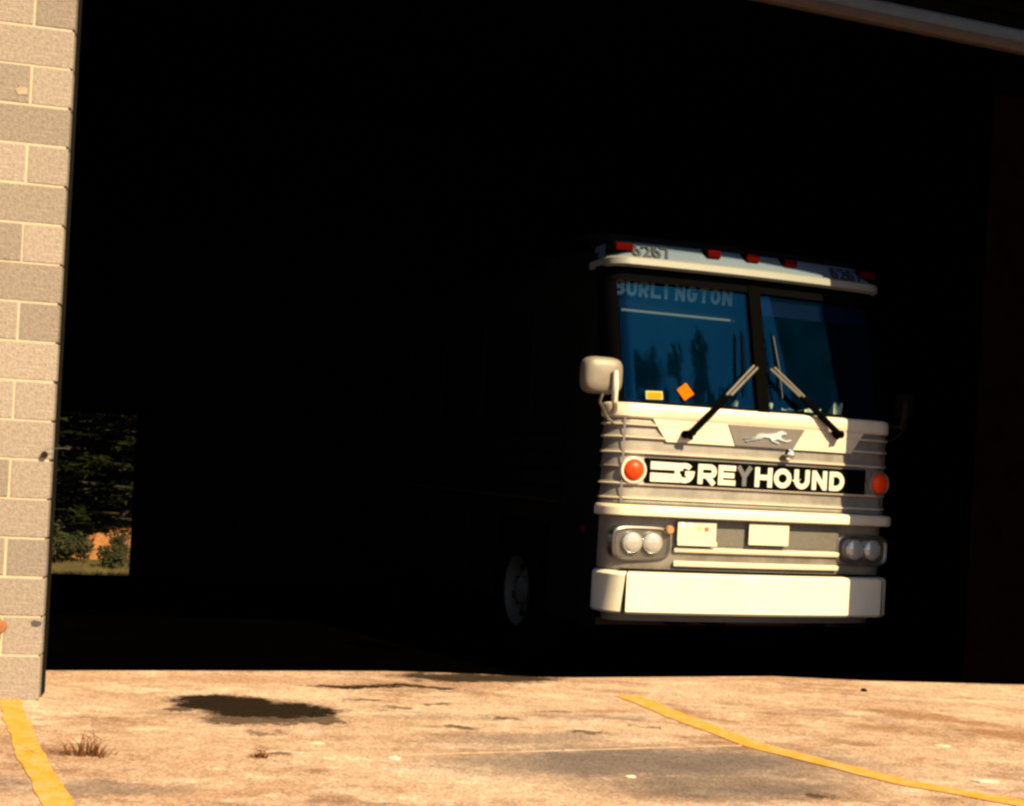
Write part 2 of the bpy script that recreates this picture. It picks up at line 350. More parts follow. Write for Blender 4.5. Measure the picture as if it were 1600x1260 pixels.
# front wall, left pier: mortar core with single blocks
front = MB(); front.box(XL, -0.012, 0.0035, 0.19, 0.0, TOPZ)
front = front.build('front_wall', MORTAR, G); tag(front, label='sunlit concrete block pier left of the doorway')
def block_mesh(w, h):
    m = MB(); m.box(-w / 2, w / 2, 0, 0.09, 0, h); o = m.build('block', BLOCK, None, bevel=0.004); me = o.data
    bpy.data.objects.remove(o); return me
FULL, HALF, BASE = block_mesh(0.390, 0.1895), block_mesh(0.190, 0.1895), block_mesh(0.390, 0.221)
def block(me, x, z):
    o = bpy.data.objects.new('block', me); COL.objects.link(o); o.parent = front
    o.location = (x + random.uniform(-.0012, .0012), random.uniform(-.0015, .0015), z + random.uniform(-.001, .001))
    o.rotation_euler = (0, random.uniform(-.003, .003), 0)
for r in range(0, 26):
    z = 0.459 + 0.2 * (r - 1) + 0.0048 if r else 0.232
    if z > TOPZ - 0.2: break
    edge = -0.0
    if r % 2: block(HALF, edge - 0.0955, z); x = -0.2
    else: x = 0.0
    for k in range(4):
        block(BASE if r == 0 else FULL, x - 0.1955 - 0.4 * k - 0.0 * k, z)
# dark strip added to keep the sunlit end of the pier dark
b = MB(); b.box(-0.011, 0.0015, 0.093, 0.26, 0.0, LINT); b.build('reveal_strip', DARKSTEEL, G)
b = MB(); b.box(JX - 0.0, XR, 0.0, 0.2, 0.0, TOPZ); b.build('front_wall', BLOCK, G)
b = MB(); b.box(-0.0125, JX, 0.001, 0.2, LINT, TOPZ); b.build('lintel', BLOCK, G)
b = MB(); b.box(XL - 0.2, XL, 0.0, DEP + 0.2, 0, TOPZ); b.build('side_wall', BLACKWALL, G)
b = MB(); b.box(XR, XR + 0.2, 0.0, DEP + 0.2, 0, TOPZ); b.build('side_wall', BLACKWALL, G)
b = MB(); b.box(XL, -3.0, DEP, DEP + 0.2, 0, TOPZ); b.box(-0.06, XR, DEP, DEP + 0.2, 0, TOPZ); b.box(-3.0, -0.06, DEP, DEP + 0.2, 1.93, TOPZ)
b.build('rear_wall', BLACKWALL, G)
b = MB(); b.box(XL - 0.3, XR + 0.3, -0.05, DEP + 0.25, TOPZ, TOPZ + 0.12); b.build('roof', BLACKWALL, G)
b = MB(); b.box(XL, XR, 0.202, 0.215, 0.0, TOPZ - .001); 
# inner dark lining of front wall pieces
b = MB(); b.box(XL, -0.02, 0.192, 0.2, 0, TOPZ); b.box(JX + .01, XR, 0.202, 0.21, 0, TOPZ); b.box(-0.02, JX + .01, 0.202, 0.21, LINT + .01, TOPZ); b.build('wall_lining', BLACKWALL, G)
# dark panel added in the opening to shade the bus's right edge
b = MB(); b.box(5.945, XR - .02, 0.99, 1.07, 0.0, LINT - .02); SL = b.build('shade_panel', mat('dark_brown_panel', (0.0004, 0.0002, 0.00015), 1.0, var=.3, scale=5, spec=0.0), G); SL['label'] = 'dark brown panel added at the right side of the doorway to shade the bus'
# roll-up door hanging inside the doorway, its bottom edge in view
D = empty('overhead_door', (5.9, 0, 0.02)); D.parent = G; D.rotation_euler = (0, math.radians(2.9), 0); tag(D, label='raised steel door with a brown bottom bar')
b = MB(); b.box(-5.9, JX - 5.9, 0.80, 0.86, 4.545, 4.61); b.build('bottom_bar', WOODBAR, D, bevel=0.008)
for k in range(7):
    z0 = 4.615 + k * 0.095
    b = MB(); b.grid([[(-5.9, 0.815, z0), (JX - 5.9, 0.815, z0)], [(-5.9, 0.805, z0 + 0.03), (JX - 5.9, 0.805, z0 + 0.03)], [(-5.9, 0.81, z0 + 0.07), (JX - 5.9, 0.81, z0 + 0.07)], [(-5.9, 0.83, z0 + 0.092), (JX - 5.9, 0.83, z0 + 0.092)], [(-5.9, 0.84, z0), (JX - 5.9, 0.84, z0)]])
    b.build('door_slat', DOORSTEEL if k == 0 else DOORSHADE, D)  # slats above the lowest coloured near black for the shade up there

# ------------------------------------------------------------------ fittings on the pier
def g2w(x, y, z): return Vector((-2.353 + x * ca - y * sa, 6.543 + x * sa + y * ca, z))
RZ = math.radians(13.4)
r = empty('pipe_stub', g2w(-0.192, -0.003, 0.615), RZ, label='rusty red capped pipe stub low on the block pillar', cat='pipe')
b = MB(); b.tube([(0, 0.0, 0), (0, -0.06, 0), (0.0, -0.075, -0.005)], [0.02, 0.02, 0.014], 10); b.build('pipe', RUST, r, smooth=40)
b = MB(); b.lathe([(0.0, -0.10), (0.03, -0.10), (0.034, -0.09), (0.034, -0.065), (0.022, -0.06)], (0, 0, 0), (0, 1, 0), 8); b.build('cap', RUST, r)
r = empty('door_hook', g2w(-0.03, -0.004, 1.50), RZ, label='thin grey wire hook sticking out of the pillar edge', cat='hook')
b = MB(); b.tube([(0.0, 0, 0), (0.0, -0.02, 0.014), (0.045, -0.025, 0.022), (0.09, -0.02, 0.025), (0.12, -0.02, 0.022)], 0.0018, 6); b.build('wire', GREYM, r)
b = MB(); b.tube([(-.004, 0.003, -0.012), (-.004, -0.02, -0.012)], 0.017, 6); b.build('bolt', DARKSTEEL, r)

for (x_, z_, w_, lab) in ((-.03, .625, .04, 'grey mortar patch smeared low on the pillar corner'), (-.235, 3.32, .045, 'pale smear on a block high on the pillar')):
    b = MB(); n = 9; jit = [random.uniform(.6, 1.1) for _ in range(n)]
    b.prism([(w_ * jit[q] * .8 * math.cos(6.283 * q / n), w_ * .5 * jit[q] * math.sin(6.283 * q / n)) for q in range(n)], lambda x, y, d: (x, -.004 + d, y), .006)
    o = b.build('mortar_smear', GREYM if z_ < 1 else mat('thin_mortar', (.25, .205, .165), .95, var=.3, scale=60, spec=.2)); o.location = g2w(x_, 0, z_); o.rotation_euler = (0, 0, RZ); tag(o, lab, 'mortar smear')
# ------------------------------------------------------------------ bus
BUS = empty('coach_bus', (1.865, 9.301, 0), math.radians(19.7), label='white and silver intercity coach parked nose out in the dark garage doorway', cat='bus')
RC = 0.16; HW = 1.17; SIDE = 0.335
def fv(u, w=HW, v0=0.12, r=RC):
    uc = w - r; a = abs(u); v = v0 + 0.05 * min(a, uc) ** 2
    if a > uc: v += r - math.sqrt(max(0, r * r - (a - uc) ** 2))
    return v
def us(u0, u1, w=HW, r=RC):
    uc = w - r; L = [u0]
    cand = [i * 0.1 - 3 for i in range(61) if abs(i * 0.1 - 3) < uc - .01] + [-uc, uc] + [s * (uc + r * math.sin(math.radians(t))) for s in (-1, 1) for t in range(8, 91, 8)] + [w, -w]
    return sorted(set([u0, u1] + [round(c, 4) for c in cand if u0 < c < u1]))
def sweep(rows, u0=-HW, u1=HW, side=None, mb=None):
    """rows = (z, out, setback). out pushes outward from the nose plan."""
    mb = mb or MB(); R = []
    U = us(u0, u1)
    for z, out, sb in rows:
        w = HW + out; row = []
        if side and u0 <= -HW: row += [(-w, side + sb, z), (-w, min(side + sb - .004, fv(HW) + sb + 0.02), z)]
        for u in U:
            uu = u * w / HW; row.append((uu, fv(u) - out * max(0.0, math.sqrt(max(0, 1 - (max(0, abs(u) - (HW - RC)) / RC) ** 2))) + sb, z))
        if side and u1 >= HW: row += [(w, min(side + sb - .004, fv(HW) + sb + 0.02), z), (w, side + sb, z)]
        R.append(row)
    mb.grid(R); return mb
def part(mb, name, m, smooth=35, parent=None, label=None, bevel=0.0):
    o = mb.build(name, m, parent or BUS, smooth=smooth, bevel=bevel)
    if label: o['label'] = label
    return o

# body shell: sides, roof
def section(v, top=3.44, lean=0.0):
    P = [(-HW + .004, v, 0.42), (-HW + .004, v, 1.12), (-HW + .004, v, 2.06), (-HW + .004, v + lean, 2.95)]
    for t in range(0, 91, 15):
        a = math.radians(t); P.append((-HW + .34 - .336 * math.cos(a), v + lean * (1 + a * 1.2), 2.98 + (top - .06 - 2.98) * math.sin(a)))
    P.append((0, v + lean * 3, top))
    return P + [(-x, y, z) for x, y, z in reversed(P[:-1])]
b = MB(); b.grid([section(.325, lean=.26)] + [section(v) for v in (1.33, 2.53, 6, 8.0, 10.4, 11.2)] + [[(x * .96, 11.45, z * .985 + .02) for x, y, z in section(11.45)]])
def arch_hole(f):                                              # the wheel openings
    c = sum((Vector(b.v[q]) for q in f), Vector()) / 4
    return c.z < 1.12 and (1.4 < c.y < 2.5 or 8.1 < c.y < 10.3)
b.f = [f for f in b.f if not arch_hole(f)]
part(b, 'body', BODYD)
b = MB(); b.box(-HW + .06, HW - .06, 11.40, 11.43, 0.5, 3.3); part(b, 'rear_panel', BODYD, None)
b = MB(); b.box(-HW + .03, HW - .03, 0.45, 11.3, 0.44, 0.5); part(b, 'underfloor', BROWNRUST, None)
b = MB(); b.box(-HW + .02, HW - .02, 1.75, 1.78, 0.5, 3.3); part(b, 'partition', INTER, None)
for sgn in (-1, 1):
    for k in range(7):
        v0 = 1.9 + k * 1.32
        b = MB(); b.box(*sorted((sgn * (HW - .01), sgn * (HW + .006))), v0, v0 + 1.24, 2.02, 2.84)
        w = part(b, 'side_window', GLASSD, None)
        b = MB(); x0, x1 = sorted((sgn * (HW + .002), sgn * (HW + .012)))
        b.box(x0, x1, v0 - .03, v0, 2.0, 2.86); b.box(x0, x1, v0 + 1.24, v0 + 1.27, 2.0, 2.86); b.box(x0, x1, v0, v0 + 1.24, 2.84, 2.86); b.box(x0, x1, v0, v0 + 1.24, 2.0, 2.02)
        b.build('frame', BODYD, w)
    for z0 in (1.28, 1.42, 1.56, 1.70, 1.84):
        b = MB(); x = sgn * HW
        b.grid([[(x, 1.1, z0), (x, 11.2, z0)], [(x + sgn * .018, 1.1, z0 + .01), (x + sgn * .018, 11.2, z0 + .01)], [(x + sgn * .004, 1.1, z0 + .12), (x + sgn * .004, 11.2, z0 + .12)], [(x, 1.1, z0 + .13), (x, 11.2, z0 + .13)]])
        part(b, 'side_strip', BODYD, None)
    b = MB(); x0, x1 = sorted((sgn * (HW + .0), sgn * (HW + .03))); b.box(x0, x1, 1.2, 11.0, 1.295, 1.322); part(b, 'side_rail', mat('shade_dark_rail', (.018, .016, .012), .7, spec=.1), None)  # rail colour darkened for the shade along the side
    b = MB(); b.lathe([(0.0, 0.03), (0.02, 0.028), (0.035, 0.015), (0.038, 0.0)], (sgn * HW, 0.62, 1.13), (sgn, 0, 0), 14); part(b, 'side_marker', REDL, 40)
    for k in range(4):
        v0 = 3.4 + k * 1.25
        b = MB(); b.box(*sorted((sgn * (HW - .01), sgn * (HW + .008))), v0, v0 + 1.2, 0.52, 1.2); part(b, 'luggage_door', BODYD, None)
# wheels
def wheel(x, sgn, v):
    wr = empty('wheel', (0, 0, 0)); wr.parent = BUS
    c = (x, v, 0.53)
    b = MB(); b.lathe([(0.29, -0.14), (0.40, -0.14), (0.50, -0.125), (0.53, -0.09), (0.53, 0.09), (0.50, 0.125), (0.40, 0.14), (0.29, 0.13)], c, (sgn, 0, 0), 32); b.build('tyre', RUBBER, wr, smooth=40)
    b = MB(); b.lathe([(0.29, 0.135), (0.275, 0.11), (0.255, 0.07), (0.20, 0.035), (0.13, 0.06), (0.11, 0.10), (0.05, 0.12), (0.0, 0.12)], c, (sgn, 0, 0), 32); rim = b.build('rim', RIMM, wr, smooth=40)
    for k in range(8):
        a = k * math.pi / 4 + .3; p = Vector((x + sgn * .045, v + .215 * math.cos(a), 0.53 + .215 * math.sin(a)))
        b = MB(); b.lathe([(0.0, 0.012), (0.036, 0.012), (0.040, 0.0)], p, (sgn, 0, 0), 10); wr_h = b.build('hand_hole', RUBBER, wr)
for sgn in (-1, 1):
    wheel(sgn * (HW - .11), sgn, 1.93)
    for v in (8.6, 9.8): wheel(sgn * (HW - .16), sgn, v)
    b = MB(); n = 16                                          # arch panel: rounded opening inside the square cut
    outer = [(sgn * (HW + .002), max(1.32, min(2.54, 1.93 + .95 * math.cos(t))), min(1.13, .53 + .95 * math.sin(t))) for t in [math.pi * q / n for q in range(n + 1)]]
    outer = [(p[0], p[1], .42 if q in (0, n) else p[2]) for q, p in enumerate(outer)]
    arcp = [(1.93 + .585 * math.cos(t), .53 + .585 * math.sin(t)) for t in [math.pi * q / n for q in range(n + 1)]]
    b.grid([outer, [(sgn * (HW + .004), y, z) for y, z in arcp], [(sgn * (HW - .25), y, z) for y, z in arcp]])
    part(b, 'wheel_arch', RUBBER, 40)

# nose base (dark backing) + lower panel
part(sweep([(0.50, -.05, 0), (0.88, -.012, 0), (1.26, -.012, 0), (2.05, -.012, 0)], side=SIDE), 'nose', ALU2)
part(sweep([(0.872, 0.0, 0), (0.885, .006, 0), (1.245, .006, 0), (1.255, -.004, 0)], side=SIDE), 'lower_panel', ALU)
part(sweep([(0.50, -0.06, 0.05), (0.545, -0.05, 0.03), (0.575, -0.02, 0.03)], side=SIDE), 'valance', BROWNRUST)
for x in (-.62, -.3, .55, .9):
    b = MB(); b.box(x, x + .16, .25, .6, .47, .53); part(b, 'bumper_bracket', RUBBER, None)
# bumper: centre bar and two wrapped corners
def bumper(u0, u1, label, side=None, slant=0.0):
    prof = [(.562, .07), (.566, .105), (.582, .12), (.84, .12), (.856, .105), (.862, .07), (.862, .0)]
    mb = MB(); R = []
    for z, out in prof:
        w = HW + max(0, out - .085); row = []; t = (z - .56) / .3
        uu0 = u0; uu1 = u1
        if slant < 0: uu1 = u1 + slant * (1 - t)
        if slant > 0: uu0 = u0 + slant * (1 - t)
        U = [uu0 + (uu1 - uu0) * k / 24 for k in range(25)]
        if u0 <= -HW + .001: U = [-HW + (HW - RC) * 0 + RC * (1 - math.cos(math.radians(t2))) for t2 in range(0, 91, 6)]; U = [u for u in U if u < uu1] + [uu1]
        if u1 >= HW - .001: U = [uu0] + [u for u in [HW - RC * (1 - math.cos(math.radians(t2))) for t2 in range(90, -1, -6)] if u > uu0]
        while len(U) < 18: U.insert(1 if u0 < -1 else len(U) - 1, (U[0] + U[1]) / 2 if u0 < -1 else (U[-1] + U[-2]) / 2)
        U = sorted(U)
        if side and u0 <= -HW + .001: row += [(-w, side, z)]
        for u in U:
            k = math.sqrt(max(0, 1 - (max(0, abs(u) - (HW - RC)) / RC) ** 2))
            row.append((u * w / HW, fv(u) - out * k, z))
        if side and u1 >= HW - .001: row += [(w, side, z)]
        R.append(row)
    n = min(len(r) for r in R); R = [r[:n] for r in R]
    mb.grid(R); return part(mb, 'bumper', BUMPERW, 30, label=label)
bumper(-1.03, 1.03, 'straight white centre section of the bumper')
bumper(-HW, -1.04, 'wrapped white bumper corner', side=SIDE, slant=-0.025)
bumper(1.04, HW, 'wrapped white bumper corner', side=SIDE, slant=0.012)
part(sweep([(.866, .0, 0), (.868, .055, 0), (.876, .055, 0), (.878, .0, 0)], -1.05, 1.05), 'bumper_gap', RUBBER, None)
# headlights
for sgn in (-1, 1):
    uc = sgn * .925; vv = fv(.925) - .02
    hb = MB(); N_ = 28
    def sq(rx, rz, v): return [(uc + rx * (abs(math.cos(t)) ** .45) * (1 if math.cos(t) > 0 else -1), v, 1.062 + rz * (abs(math.sin(t)) ** .45) * (1 if math.sin(t) > 0 else -1)) for t in [2 * math.pi * (q + .5) / N_ for q in range(N_ + 1)]]
    hb.grid([sq(.232, .125, vv + .06), sq(.228, .121, vv - .012), sq(.215, .108, vv - .02), sq(.200, .094, vv - .004), sq(.001, .001, vv - .004)])
    house = part(hb, 'headlight_housing', BEZEL, 40)
    for du in (-.079, .079):
        b = MB(); c = (uc + du, vv - .004, 1.07)
        b.lathe([(.0785, 0.0), (.0785, .026), (.076, .031), (.073, .022)], c, (0, -1, 0), 26); hl = part(b, 'headlight', CHROME, 40)
        b = MB(); b.lathe([(.0745, .024), (.066, .034), (.05, .042), (.025, .047), (0.0, .049)], c, (0, -1, 0), 26); b.build('lens', LAMP, hl, smooth=60)
    if sgn < 0:
        b = MB(); b.lathe([(.034, 0.0), (.034, .02), (.026, .03), (0, .032)], (-.72, fv(.72) - .024, 1.165), (0, -1, 0), 16); part(b, 'reflector', mat('brown_reflector', (.25, .14, .06), .4), 40)
# lower panel mouldings
for z0, z1 in ((1.007, 1.045), (.905, .945)):
    part(sweep([(z0, .004, 0), (z0 + .003, .03, 0), (z1 - .012, .036, 0), (z1 - .003, .026, 0), (z1, .004, 0)], -.655, .69), 'moulding', WHITE)
part(sweep([(1.06, .007, 0), (1.062, .012, 0), (1.235, .012, 0), (1.237, .007, 0)], -.655, .69), 'grille_panel', mat('grey_grille', (.085, .08, .074), .5, .1, var=.2, scale=60))
# ledge
part(sweep([(1.252, .0, 0), (1.254, .05, -.03), (1.262, .06, -.03), (1.315, .06, -.03), (1.33, .05, -.03), (1.336, .01, -.02), (1.338, .0, 0)], side=SIDE), 'ledge', WHITE)
# fluted strips
Z = [1.34, 1.375, 1.478, 1.59, 1.70, 1.81, 1.90, 1.957]
for k in range(len(Z) - 1):
    z0, z1 = Z[k], Z[k + 1]
    part(sweep([(z0, .0, 0), (z0 + .003, .018, 0), (z0 + .014, .022, 0), (z0 + .026, .014, 0), (z1 - .014, .006, 0), (z1 - .002, .012, 0), (z1, .0, 0)], side=SIDE), 'fluted_strip', ALU, 25)
    if k and not 1.48 < z0 < 1.68: part(sweep([(z0 - .004, .008, 0), (z0 - .001, .026, 0), (z0 + .006, .030, 0), (z0 + .012, .022, 0)], side=SIDE), 'strip_highlight', BEAD, 40)  # pale beads painted in as the highlight lines of the flutes
for s in (-1, 1):                                              # vertical trim at the corner
    b = MB(); sweep([(1.345, .018, 0), (1.345, .03, 0), (1.95, .03, 0), (1.95, .018, 0)], *(sorted((s * 1.06, s * 1.074))), mb=b); part(b, 'corner_trim', ALU, None)
# belt rail under windshield
part(sweep([(1.95, .0, 0), (1.953, .022, 0), (1.965, .03, 0), (2.03, .03, 0), (2.05, .022, 0), (2.06, .0, 0), (2.062, -.06, 0)], side=SIDE), 'belt_rail', WHITE)
# white fairing with emblem plate
def plate_poly(poly, out, d, name, m, label=None, parent=None, smooth=None, cuts=8):
    """flat polygon in (u, z) wrapped on the nose; subdivided in u by slicing between left and right edges"""
    mb = MB(); zs = sorted(set(p[1] for p in poly)); z0, z1 = zs[0], zs[-1]
    bl, br, tr, tl = poly; rows_f, rows_b = [], []
    for t in (0, 1):
        a = (bl[0] + (tl[0] - bl[0]) * t, bl[1] + (tl[1] - bl[1]) * t); c = (br[0] + (tr[0] - br[0]) * t, br[1] + (tr[1] - br[1]) * t)
        pts = [(a[0] + (c[0] - a[0]) * k / cuts, a[1] + (c[1] - a[1]) * k / cuts) for k in range(cuts + 1)]
        rows_f.append([(u, fv(u) - out - d, z) for u, z in pts]); rows_b.append([(u, fv(u) - out, z) for u, z in pts])
    mb.grid([rows_b[0], rows_f[0], rows_f[1], rows_b[1]])
    for e in (0, -1): mb.quad(rows_b[0][e], rows_f[0][e], rows_f[1][e], rows_b[1][e])
    return part(mb, name, m, smooth, parent, label)
plate_poly([(-.775, 1.795), (.775, 1.795), (.885, 1.952), (-.885, 1.952)], .006, .022, 'fairing', WHITE, 'white painted fairing below the windshield', cuts=20)
EM = plate_poly([(-.235, 1.80), (.25, 1.80), (.345, 1.948), (-.30, 1.948)], .029, .006, 'emblem_plate', ALU2, 'grey plate carrying the running dog emblem')
dog = [(-.20, .052), (-.165, .060), (-.13, .056), (-.10, .070), (-.085, .088), (-.05, .100), (0.0, .098), (.04, .104), (.075, .108), (.10, .122), (.125, .128), (.135, .120), (.162, .112), (.16, .104), (.13, .100), (.11, .088), (.12, .072), (.16, .058), (.20, .066), (.205, .058), (.165, .046), (.115, .056), (.085, .064), (.055, .052), (.10, .036), (.095, .029), (.04, .046), (.02, .068), (-.03, .072), (-.055, .058), (-.10, .048), (-.14, .042), (-.175, .030), (-.18, .038), (-.145, .050), (-.11, .055)]
b = MB(); b.prism([(x * 1.0 + .02, y + 1.80) for x, y in dog], lambda x, y, d: (x, fv(x) - .036 - .009 + d, y), .009); b.build('dog_emblem', CHROME, EM)
# latch knob
b = MB(); b.lathe([(.018, 0), (.018, .03), (.036, .04), (.042, .06), (.03, .078), (0, .082)], (.20, fv(.2) - .01, 1.755), (0, -1, 0), 14); part(b, 'latch_knob', CHROME, 40)
# turn lamps
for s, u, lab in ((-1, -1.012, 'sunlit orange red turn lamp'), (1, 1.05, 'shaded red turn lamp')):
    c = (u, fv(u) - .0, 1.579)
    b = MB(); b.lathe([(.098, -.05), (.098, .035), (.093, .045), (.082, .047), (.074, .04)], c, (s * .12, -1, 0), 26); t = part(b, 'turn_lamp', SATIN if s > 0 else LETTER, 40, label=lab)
    b = MB(); b.lathe([(.076, .036), (.07, .055), (.05, .070), (.02, .077), (0, .078)], c, (s * .12, -1, 0), 26); b.build('lens', ORGL, t, smooth=60)
# name board
NB = plate_poly([(-.925, 1.482), (.925, 1.482), (.925, 1.675), (-.925, 1.675)], .012, .016, 'name_board', BLACKP, cuts=20)

# ------------------------------------------------------------------ stroke lettering
def arc(cx, cy, rx, ry, a0, a1, n=14):
    return [(cx + rx * math.cos(math.radians(a0 + (a1 - a0) * k / n)), cy + ry * math.sin(math.radians(a0 + (a1 - a0) * k / n))) for k in range(n + 1)]
def glyph(ch, w, H, t):
    h = t / 2; x0, x1, y0, y1 = h, w - h, h, H - h; mx, my = w / 2, H / 2; rx, ry = mx - h, my - h
    if ch == 'G': return [arc(mx, my, rx, ry, 42, 345, 22) + [(x1, my - h * .2), (mx + h * .3, my - h * .2)]]
    if ch == 'R': q = H * .53; r = (y1 - H * .42) / 2; return [[(x0, 0), (x0, y1), (x1 - r, y1)] + arc(x1 - r, y1 - r, r, r, 80, -90, 10) + [(x0, y1 - 2 * r)], [(mx - h * .2, y1 - 2 * r), (x1, 0)]]
    if ch == 'E': return [[(w, y1), (x0, y1), (x0, y0), (w, y0)], [(x0, my), (w * .92, my)]]
    if ch == 'Y': return [[(x0, H), (mx, H * .48), (mx, 0)], [(x1, H), (mx, H * .48)]]
    if ch == 'H': return [[(x0, 0), (x0, H)], [(x1, 0), (x1, H)], [(x0, my), (x1, my)]]
    if ch == 'O': return [arc(mx, my, rx, ry, 90, 450, 28)]
    if ch == 'U': return [[(x0, H), (x0, y0 + rx)] + arc(mx, y0 + rx, rx, rx, 180, 360, 14) + [(x1, H)]]
    if ch == 'N': return [[(x0, 0), (x0, H)], [(x1, 0), (x1, H)], [(x0, H - h * .6), (x1, h * .6)]]
    if ch == 'D': return [[(x0, my), (x0, y1), (x1 - ry, y1)] + arc(x1 - ry, my, ry, ry, 85, -85, 14) + [(x1 - ry, y0), (x0, y0), (x0, my)]]
    if ch == 'B': r = ry / 2; return [[(x0, 0), (x0, H)], [(x0, y1), (x1 - r, y1)] + arc(x1 - r, y1 - r, r, r, 80, -80, 8) + [(x0, my)], [(x1 - r, my)] + arc(x1 - r, y0 + r, r, r, 80, -80, 8) + [(x1 - r, y0), (x0, y0)]]
    if ch == 'L': return [[(x0, H), (x0, y0), (w, y0)]]
    if ch == 'I': return [[(mx, 0), (mx, H)]]
    if ch == 'T': return [[(0, y1), (w, y1)], [(mx, 0), (mx, H)]]
    if ch == '6': r = H * .29 - h * .3; return [arc(mx, y0 + r, rx, r, 90, 450, 18), arc(mx, y0 + r, rx, y1 - y0 - r, 180, 55, 12)]
    if ch == '2': r = H * .27; return [arc(mx, y1 - r, rx, r, 165, -35, 12) + [(x0, y0), (w, y0)]]
    if ch == '7': return [[(0, y1), (x1, y1), (w * .32, 0)]]
    return []
def stroke(mb, pts, t, fn, d):
    P = [Vector(p) for p in pts]; n = len(P); closed = (P[0] - P[-1]).length < 1e-6
    L, R = [], []
    for k in range(n):
        if closed and k in (0, n - 1): a, c = P[n - 2], P[1]; p = P[0]; d0 = (p - a).normalized(); d1 = (c - p).normalized()
        else:
            p = P[k]; d0 = (p - P[k - 1]).normalized() if k else (P[1] - p).normalized(); d1 = (P[k + 1] - p).normalized() if k < n - 1 else d0
        bis = (d0 + d1); bis = bis.normalized() if bis.length > 1e-6 else d0
        nrm = Vector((-bis.y, bis.x)); ca_ = max(.45, nrm.dot(Vector((-d0.y, d0.x)))); L.append(p + nrm * (t / 2 / ca_)); R.append(p - nrm * (t / 2 / ca_))
    rows = [[fn(q.x, q.y, d) for q in L], [fn(q.x, q.y, 0) for q in L], [fn(q.x, q.y, 0) for q in R], [fn(q.x, q.y, d) for q in R]]
    mb.grid(rows)
    if not closed:
        for e in (0, -1): mb.quad(rows[0][e], rows[1][e], rows[2][e], rows[3][e])
def text_part(chars, z0, H, t, out, name, m, parent=None, label=None, vfun=None, zfun=None):
    vfun = vfun or (lambda u, z: fv(u)); mb = MB(); q = 0
    for ch, u0, u1 in chars:
        for st in glyph(ch, u1 - u0, H, t):
            q += 1; dd = out + .0003 * (q % 5)
            stroke(mb, st, t, lambda x, y, d: (u0 + x, vfun(u0 + x, z0 + y) - dd + d, z0 + y), .006)
    return part(mb, name, m, None, parent, label)
gl = dict(zip('0123456789', []))
spans = [('G', -.704, -.552), ('R', -.522, -.375), ('E', -.361, -.222), ('H', -.062, .082), ('O', .097, .246), ('U', .272, .405), ('N', .428, .561), ('D', .584, .719)]
for sp_ in spans: text_part([sp_], 1.5065, .143, .037, .036, 'letter', LETTER, NB)
text_part([('Y', -.217, -.082)], 1.5065, .143, .034, .036, 'letter', LETTERG, NB, label='grey letter Y')
for z0, z1, uu in ((1.595, 1.647, -.64), (1.508, 1.567, -.655)):
    plate_poly([(-.888, z0 - .002), (uu, z0 + .0), (uu - .0, z1), (-.888, z1 + .002)], .029, .006, 'stripe', LETTER, parent=NB)
# licence plates
P1 = plate_poly([(-.664, 1.078), (-.362, 1.078), (-.362, 1.229), (-.664, 1.229)], .046, .006, 'licence_plate', PLATE2, 'greyish plate with small orange and red stickers')
for u, z, w, m in ((-.44, 1.182, .028, STICKR), (-.5, 1.185, .024, STICKY), (-.63, 1.205, .035, PAPER), (-.57, 1.205, .03, PAPER)):
    plate_poly([(u - w / 2, z - w / 2), (u + w / 2, z - w / 2), (u + w / 2, z + w / 2), (u - w / 2, z + w / 2)], .0525, .002, 'sticker', m, parent=P1, cuts=1)
plate_poly([(-.664, 1.06), (-.355, 1.06), (-.355, 1.092), (-.664, 1.092)], .05, .01, 'plate_bracket', WHITE, cuts=4)
plate_poly([(-.095, 1.082), (.238, 1.082), (.238, 1.236), (-.095, 1.236)], .046, .008, 'licence_plate', PLATE, 'plain cream plate in the middle')

# ------------------------------------------------------------------ windshield
ZB, ZT = 2.062, 2.985; SBT = .24
def sb(z): return max(0.0, (z - ZB) / (ZT - ZB)) * SBT
def srow(zs, out): return [(z, out, sb(z)) for z in zs]
zs4 = [ZB, 2.3, 2.6, ZT]
for s in (-1, 1):
    lo, hi = sorted((s * .035, s * 1.10))
    g = part(sweep(srow(zs4, -.02), lo, hi), 'windshield', GLASS, 60)
    lo, hi = sorted((s * 1.095, s * HW))
    part(sweep(srow([ZB - .01, 2.3, 2.6, ZT + .09], 0.0), lo, hi, side=.40), 'corner_post', BLACKP)
    lo, hi = sorted((s * .03, s * 1.102))
    b = sweep(srow([ZB - .004, ZB + .012], -.008), lo, hi); part(b, 'windshield_seal', RUBBER, None)
part(sweep(srow([ZB - .01, 2.3, 2.6, ZT + .06], .012), -.048, .048), 'windshield_divider', RUBBER, None)
part(sweep(srow([ZT - .025, ZT + .02, ZT + .10], .004), -1.13, 1.13), 'windshield_header', BLACKP, None)
# roof cap: lip, face and crown
rows = [(3.065, -.10, .16), (3.062, -.025, .17), (3.075, -.005, .17), (3.12, -.005, .175), (3.135, -.02, .18), (3.14, -.05, .185)]
part(sweep(rows, side=.62), 'roof_lip', LIPP)
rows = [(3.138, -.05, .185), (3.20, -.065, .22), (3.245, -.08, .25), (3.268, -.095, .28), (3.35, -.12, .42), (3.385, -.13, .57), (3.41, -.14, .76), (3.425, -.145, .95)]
part(sweep(rows[:4], side=.62), 'roof_cap', CAPP)
part(sweep(rows[3:], side=.7), 'roof_crown', BODYD)  # crown coloured dark where the roof lies in shadow
def capv(u, z):
    for (za, oa, sa_), (zb, ob, sb_) in zip(rows[:-1], rows[1:]):
        if za <= z <= zb:
            t = (z - za) / (zb - za); return fv(u) - (oa + (ob - oa) * t) + sa_ + (sb_ - sa_) * t
    return fv(u) + .3
